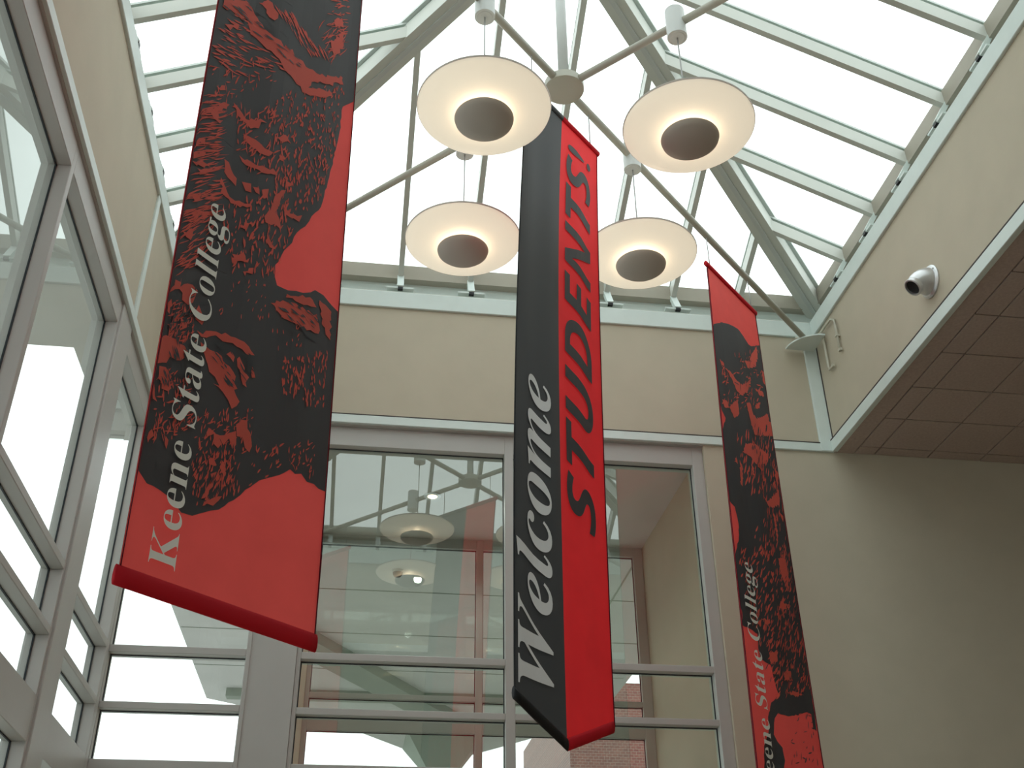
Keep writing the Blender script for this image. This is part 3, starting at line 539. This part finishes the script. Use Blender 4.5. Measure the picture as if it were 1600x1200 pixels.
def picture_banner(sf, label, sil, red, strk, cap, base, hz, seed):
    b = tag(empty('hanging_banner', sf(W/2, 8.12)), label, 'banner', 'banners hanging from the tie rod')
    c = sheet('cloth', sf, 0, W, lambda u: 3.16, 8.10, 'red', b)
    sleeve('top_hem', sf, path(-.02, 8.10, W+.02, 8.10), .03, .02, 'hemred', b)
    sleeve('bottom_hem', sf, path(-.014, 3.162, W+.008, 3.162), hz, .013, 'hemred', b)
    for u in (.004, W-.004): sleeve('side_hem', sf, [(u, 3.17+4.9*i/30) for i in range(31)], .01, .008, 'edge', b, 6)
    red = [ragged(q, .022, .012, seed*100+i) for i, q in enumerate(red)]; strk = denser(strk, 1.7 if seed == 3 else 1.25)
    flat_print('printed_figure', sf, [ragged(sil, .035, .006, seed)], .003, 'char', b)
    tag(flat_print('printed_highlights', sf, red+stroke_polys(strk, 'r', seed), .006, 'inkred', b), kind='stuff')
    tag(flat_print('printed_line_work', sf, stroke_polys(strk, 'c', seed+1), .009, 'char', b), kind='stuff')
    lettering('printed_letter', sf, '𝐊𝐞𝐞𝐧𝐞 𝐒𝐭𝐚𝐭𝐞 𝐂𝐨𝐥𝐥𝐞𝐠𝐞', cap, base, 3.25, 5.10, .012, 'white', b, '𝐊', thin=-.006)
    cords(sf, (.07, W-.07), 8.10, b)
    return b
picture_banner(surf_L, 'large red banner with charcoal engraved figure, its hem before the corner window', L_SIL, L_RED, L_STR, .115, .245, .042, 3)
picture_banner(surf_R, 'red banner with engraved capped figure hanging before the plain beige wall', R_SIL, R_RED, R_STR, .07, .265, .045, 9)
b = tag(empty('hanging_banner', surf_M(.5, 8.115)), 'black and red welcome banner with pointed bottom below the centre plate', 'banner', 'banners hanging from the tie rod')
WM = 1.01; UM = .495
sheet('black_panel', surf_M, 0, UM, lambda u: 3.25+(3.08-3.25)*u/UM, 8.10, 'char', b, 14, 50)
sheet('red_panel', surf_M, UM, WM, lambda u: 3.08+(3.27-3.08)*(u-UM)/(WM-UM), 8.10, 'brightred', b, 14, 50)
sleeve('top_hem', surf_M, path(-.01, 8.10, UM, 8.10, 8), .028, .02, 'char', b)
sleeve('top_hem', surf_M, path(UM, 8.10, WM+.015, 8.10, 8), .028, .02, 'hemred', b)
sleeve('bottom_hem', surf_M, path(-.005, 3.265, UM, 3.08, 8), .036, .013, 'black', b)
sleeve('bottom_hem', surf_M, path(UM, 3.08, WM-.015, 3.275, 8), .036, .013, 'hemred', b)
sleeve('side_hem', surf_M, [(.004, 3.27+4.82*i/30) for i in range(31)], .01, .006, 'black', b, 6)
sleeve('side_hem', surf_M, [(WM-.004, 3.28+4.81*i/30) for i in range(31)], .01, .008, 'edge', b, 6)
lettering('printed_letter', surf_M, '𝑾𝒆𝒍𝒄𝒐𝒎𝒆', .03, .36, 3.33, 5.40, .006, 'ltgrey', b, '𝑾')
lettering('printed_letter', surf_M, '𝙎𝙏𝙐𝘿𝙀𝙉𝙏𝙎!', .575, .90, 4.48, 7.88, .006, 'char', b, '𝙏', shear=.06, thin=0)
cords(surf_M, (.08, WM-.1), 8.10, b)
#@@B1@@

# ------------------------------------------------------------------ fittings on the right wall
hy, hz = 7.50, 7.62
sp = tag(empty('wall_spout', (XR, hy, hz)), 'round silver wall spout with dark open mouth on the beige wall', 'vent')
lathe('flange', [(0, 0), (.155, 0), (.157, .012), (.145, .026), (.132, .030), (0, .030)], (XR, hy, hz), 'chrome', sp, 48, (-1, 0, 0))
dirv = Vector((-.72, .02, -.66)).normalized()
P = [Vector((XR-.02, hy, hz))]; r = [.130]
for i in range(1, 11):
    t = i/10; d = (Vector((-1, 0, .1))*(1-t)+dirv*t*1.15).normalized()
    P.append(P[-1]+d*.0165); r.append(.130-.052*t**1.6)
tube('elbow', P, r, 'chrome', sp, 32)
e = P[-1]-dirv*.012
lathe('mouth_ring', [(.068, 0), (.084, 0), (.086, .012), (.086, .045), (.080, .050), (.070, .050), (.070, .012), (.068, 0)], e, 'chrome', sp, 36, dirv, closed=False)
lathe('mouth', [(0, .022), (.071, .022), (.071, .026), (0, .026)], e, 'black', sp, 36, dirv)
for q in (.6, 2.7, 4.8):
    lathe('screw', [(0, .028), (.009, .028), (.007, .036), (0, .037)], (XR, hy+.14*math.cos(q), hz+.14*math.sin(q)), 'chrome', sp, 10, (-1, 0, 0))

cp = tag(empty('conduit_pipe', (XR, 9.7, 8.0)), 'thin cream pipes bent around the corner under the skylight', 'pipe')
tube('pipe_run', [(4.72, 9.93, 8.60), (4.80, 9.92, 8.57), (4.87, 9.89, 8.55), (4.93, 9.82, 8.54), (4.94, 9.62, 8.55), (4.94, 9.45, 8.54), (4.94, 9.38, 8.49), (4.94, 9.37, 8.40), (4.94, 9.37, 8.10)], .014, 'pipe', cp, 10)
tube('pipe_drop', [(4.94, 9.72, 8.56), (4.94, 9.70, 8.45), (4.94, 9.70, 8.07), (4.94, 9.68, 8.03), (4.94, 9.60, 8.02)], .014, 'pipe', cp, 10)
box('clip', 4.92, 4.97, 9.35, 9.39, 8.26, 8.28, 'pipe', cp); box('end_cap', 4.925, 4.955, 9.34, 9.39, 8.07, 8.10, 'pipe', cp)
box('end_cap', 4.925, 4.955, 9.57, 9.60, 8.005, 8.035, 'pipe', cp)

# ------------------------------------------------------------------ vestibule downlight and outdoors
dl = tag(empty('downlight', (.70, 11.28, 7.0)), 'small round recessed downlight glowing in the vestibule ceiling', 'downlight')
lathe('trim_ring', [(.055, -.012), (.095, -.008), (.10, 0), (.055, 0), (.055, -.012)], (.70, 11.28, 7.0), 'chrome', dl, 28, closed=False)
lm = bpy.data.materials.new('glow'); t = nt(lm); t.nodes['Principled BSDF'].inputs['Emission Color'].default_value = (1, .8, .5, 1); t.nodes['Principled BSDF'].inputs['Emission Strength'].default_value = 6; MATS['glow'] = lm
lathe('lens', [(0, -.006), (.055, -.006), (.055, -.002), (0, -.002)], (.70, 11.28, 7.0), 'glow', dl, 24)

ld = bpy.data.lights.new('downlight_lamp', 'SPOT'); ld.energy = 60; ld.color = (.93, 1, .95); ld.spot_size = 2.6; ld.spot_blend = .5; ld.shadow_soft_size = .05
lo = bpy.data.objects.new('downlight_lamp', ld); COL.objects.link(lo); lo.location = (0, 0, -.03); lo.parent = dl
ZP = 6.95
pc = tag(empty('entrance_canopy', (.5, 17, ZP)), 'grey porch canopy soffit outside the entrance', 'canopy')
prism('soffit', [(-2.65, 12.6, ZP), (-2.6, 19.8, ZP), (-.04, 21.7, ZP), (1.9, 24.4, ZP), (3.06, 22.7, ZP), (4.5, 20.5, ZP), (4.5, 12.6, ZP)], (0, 0, 1), .4, 'soffit', pc)
beam('diagonal_beam', (-1.2, 15.6, ZP), (1.75, 20.6, ZP), .55, .16, 'greenbeam', pc)
for q in (14.2, 16.0, 17.8): box('soffit_joint', -2.6, 4.4, q, q+.018, ZP-.006, ZP+.01, 'greenbeam', pc)
for q in (-1.4, 3.4): box('soffit_joint', q, q+.018, 12.7, 19.5, ZP-.011, ZP+.01, 'greenbeam', pc)
beam('cross_beam', (-2.2, 19.2, ZP), (3.8, 19.1, ZP), .22, .14, 'greenbeam', pc)
pl = tag(empty('porch_column', (1.75, 22.4, -.25)), 'grey porch column with flared head outside the entrance', 'column')
box('shaft', 1.52, 1.98, 22.2, 22.6, -.25, ZP-.7, 'soffit', pl)
frompy('capital', bxv(1.52, 1.98, 22.2, 22.6, ZP-.72, ZP-.7)[:4]+bxv(1.0, 2.5, 21.6, 23.2, ZP, ZP)[:4], BOXF, 'greenbeam', pl)
dc = tag(empty('dome_camera', (.42, 13.45, ZP)), 'small dark dome camera under the porch canopy', 'camera')
lathe('mount', [(0, 0), (.075, 0), (.075, -.03), (0, -.03)], (.42, 13.45, ZP), 'soffit', dc, 24)
lathe('dome', [(.065, -.03), (.06, -.06), (.04, -.085), (0, -.095)], (.42, 13.45, ZP), 'black', dc, 24, closed=False)
bw = tag(box('brick_building', 4.84, 14, 25, 32, -.25, 9, 'brick'), 'red brick building beyond the porch', 'building')
ov = struct(box('roof_overhang', -9, XL-.2, -8, 8.95, 7.2, 7.35, 'soffit'), 'grey roof overhang outside the left windows')
box('overhang_strip', -2.8, XL-.2, 8.95, 10.74, 7.2, 7.35, 'soffit', ov)
